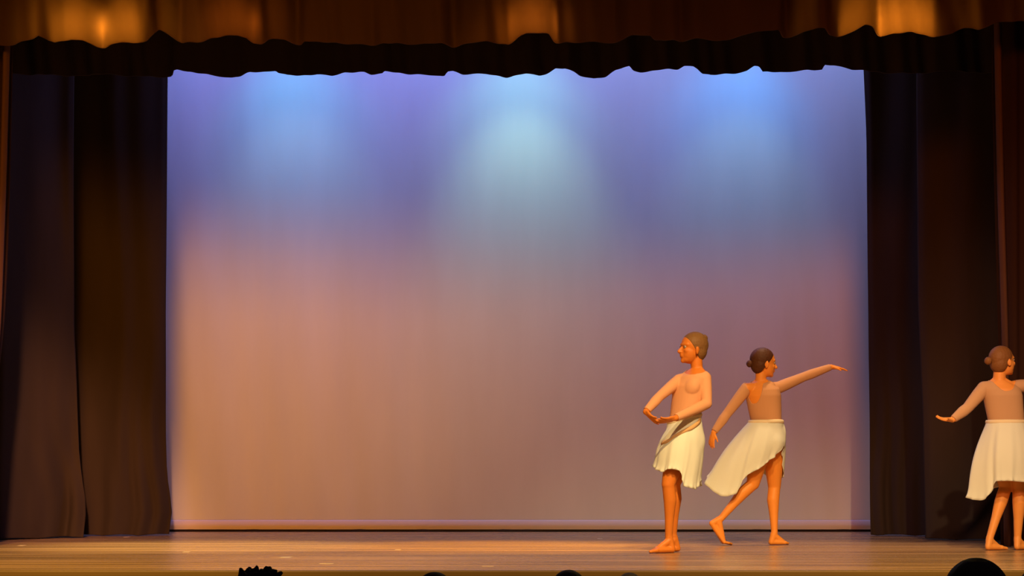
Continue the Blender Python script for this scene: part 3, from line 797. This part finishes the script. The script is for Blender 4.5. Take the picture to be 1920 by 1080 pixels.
shL = J(1845, 728, 0.0); elL = J(1814, 765, -0.02); wrL = J(1786, 787, -0.03)
arm(b, nk+Vector((0.05, 0.01, -0.055)), shR, elR, wrR)
arm(b, nk+Vector((-0.05, 0, -0.055)), shL, elL, wrL, fat=1.05)
hand(b, wrR, J(2075, 735, 0.1)-wrR, (0, 0.1, -1), 0.95, 1, (0.1, 0.15, 0.1), 0.4)
hand(b, wrL, J(1742, 785, -0.06)-wrL, (0.0, -0.35, 1), 0.95, 1, (0.16, 0.16, 0.12), 0.9)
hipA = J(1872, 840, 0); knA = J(1886, 912, 0.10); anA = J(1856, 1008, 0.0)
hipB = J(1902, 840, 0); knB = J(1911, 914, 0.06); anB = J(1908, 1008, 0.05)
leg_limb(b, hipA, knA, anA, (-0.4, -0.9, 0)); leg_limb(b, hipB, knB, anB, (0, -1, 0), fat=1.05)
foot(b, anA, (anA.x-0.020, -0.025, 0.026), (anA.x+0.085, 0.03, 0.021), (anA.x+0.130, 0.05, 0.013), (0.3, -0.9, 0))
foot(b, anB, (anB.x-0.012, 0.02, 0.026), (anB.x+0.08, 0.09, 0.021), (anB.x+0.12, 0.12, 0.013), (-0.5, 0.8, 0))
body3 = b.finish('body', skin3, p3)
eyes(b, body3)
hair(b, body3, hair3, bun=(-0.135, 0.012), bun_r=0.030)
bk3 = J(1876, 0).x
def leo_test3(c, kd, t, nk=nk):
    if kd == 'arm': return True
    if kd == 'torso':
        if c[2] < 0.78: return False
        v = Vector(c)
        if (v-(nk+Vector((0, 0, 0.015)))).length < 0.072: return False
        z0 = J(0, 734, 0).z; z1 = J(0, 708, 0).z
        if v.z > z0 and v.y < 0.02:
            w_ = 0.10*math.sqrt(max(0, min(1, (v.z-z0)/(z1-z0))))+0.004
            if abs(v.x-bk3-0.02) < w_: return False
        return True
    return False
shell(b, 'leotard', leo3, body3, wrist_cut(leo_test3, (wrL, wrR), (elL, elR)))
hem3 = [(0, J(1953, 922, 0)), (45, J(1935, 918, .13)), (90, J(1885, 912, .17)), (125, J(1848, 920, .14)), (155, J(1824, 928, .08)), (178, J(1812, 932, .0)), (195, J(1824, 937, -.05)), (208, J(1842, 938, -.09)), (219, J(1854, 930, -.12)),
        (228, J(1861, 914, -.14)), (237, J(1868, 903, -.16)), (250, J(1878, 902, -.18)), (270, J(1897, 902, -.19)), (300, J(1925, 905, -.17)), (330, J(1946, 914, -.1))]
skirt('skirt', b, body3, J(1887, 791), 0.146, 0.110, 0.0, hem3, 0.012, 9, flare=0.03)

# ------------------------------------------------------------------ audience
cloth_dark = mat('dark_sweater', (0.02, 0.018, 0.022), 0.9)
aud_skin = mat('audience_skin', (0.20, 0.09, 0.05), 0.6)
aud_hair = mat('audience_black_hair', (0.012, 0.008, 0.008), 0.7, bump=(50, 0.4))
HF = -1.07
def seated(px_, topy, d, label, tuft=False, grow=1.0, k=1.0):
    s = F/d; x = (px_-960)/s; ztop = EYE+(HOR-topy)/s
    root = thing('person', (x, d, HF), label, 'person', 'audience heads at the stage edge')
    hz = ztop-HF-0.112*k*grow-(0.03 if tuft else 0)
    b = Body(); X = Vector((1, 0, 0)); U = Vector((0, 0, 1))
    hc = Vector((0, 0, hz))
    seat_z = 0.46
    nk = Vector((0, -0.02, hz-0.16)); pel = Vector((0, -0.09, seat_z+0.10)); wst = pel.lerp(nk, 0.42)+Vector((0, -0.02, 0)); chs = pel.lerp(nk, 0.75)+Vector((0, 0.0, 0))
    torso(b, pel, wst, chs, nk, X, X, 1.1, hipw=0.16, wstw=0.145, chw=0.16, bust=0)
    b.capsule(nk-U*0.02, hc+Vector((0, -0.015, -0.05)), 0.054, 0.052, 'neck')
    head(b, hc, (0, 1, 0.05), (0, 0, 1), k)
    for q in (-1, 1):
        sh = nk+Vector((q*0.185, 0, -0.075)); el = Vector((q*0.23, 0.08, seat_z+0.20)); wr = Vector((q*0.13, 0.30, seat_z+0.17))
        arm(b, nk+Vector((q*0.05, 0, -0.06)), sh, el, wr, fat=1.15)
        hand(b, wr, (-q*0.25, 0.9, -0.1), (0, 0, -1), 1.0, -q, (0.2, 0.2, 0.2))
        hip = Vector((q*0.09, -0.06, seat_z+0.095)); kn = Vector((q*0.12, 0.37, seat_z+0.07)); an = Vector((q*0.12, 0.34, 0.075))
        leg_limb(b, hip, kn, an, (0, -1, 0))
        foot(b, an, (q*0.12, 0.31, 0.027), (q*0.12, 0.45, 0.021), (q*0.12, 0.50, 0.014), (-q, 0, 0))
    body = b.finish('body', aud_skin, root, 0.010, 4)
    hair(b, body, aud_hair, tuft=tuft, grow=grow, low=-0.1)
    eyes(b, body)
    wrs = [Vector((q*0.13, 0.30, seat_z+0.17)) for q in (-1, 1)]; els = [Vector((q*0.23, 0.08, seat_z+0.20)) for q in (-1, 1)]
    shell(b, 'sweater', cloth_dark, body, wrist_cut(lambda c, kd, t: kd == 'arm' or (kd == 'torso' and c[2] > seat_z+0.09 and (Vector(c)-nk).length > 0.085), wrs, els), 0.010)
    shell(b, 'trousers', cloth_dark, body, lambda c, kd, t: (kd == 'leg' and c[2] > 0.09) or (kd == 'torso' and c[2] < seat_z+0.11), 0.006)
    return root, x, d
def chair(x, d, label):
    root = thing('auditorium_seat', (x, d-0.07, HF), label, 'seat', 'seats under the audience')
    bm = bmesh.new(); add_box(bm, (-0.24, -0.20, 0.34), (0.24, 0.27, 0.41), 0.03); obj('seat_cushion', bm, M['seat'], root)
    bm = bmesh.new(); add_box(bm, (-0.24, -0.31, 0.40), (0.24, -0.235, 0.86), 0.03); obj('backrest', bm, M['seat'], root)
    for q in (-1, 1):
        bm = bmesh.new(); add_box(bm, (q*0.265-0.02, -0.24, 0), (q*0.265+0.02, 0.14, 0.40), 0.008); obj('leg', bm, M['seat_metal'], root)
AUD = ((1828, 1047, 3.90, 'large dark head rising at the bottom right corner, nearest the camera', False, 1.0, 0.98),
       (1950, 1062, 5.60, 'dark head cut off by the right edge, just right of the largest one', False, 1.0, 1.0),
       (482, 1061, 6.20, 'head with tousled hair standing up at the stage edge, leftmost', True, 0.92, 0.84),
       (815, 1073, 6.20, 'dark head just showing at the stage edge left of centre', False, 1.0, 0.98),
       (1066, 1069, 6.90, 'dark head showing at the stage edge just right of centre', False, 1.0, 1.0),
       (1180, 1074, 8.35, 'smallest dark head top at the stage edge, below the first dancer', False, 1.0, 0.9))
for a in AUD:
    r_, x, d = seated(*a)
    chair(x, d, 'auditorium seat holding the '+a[3].split(',')[0])
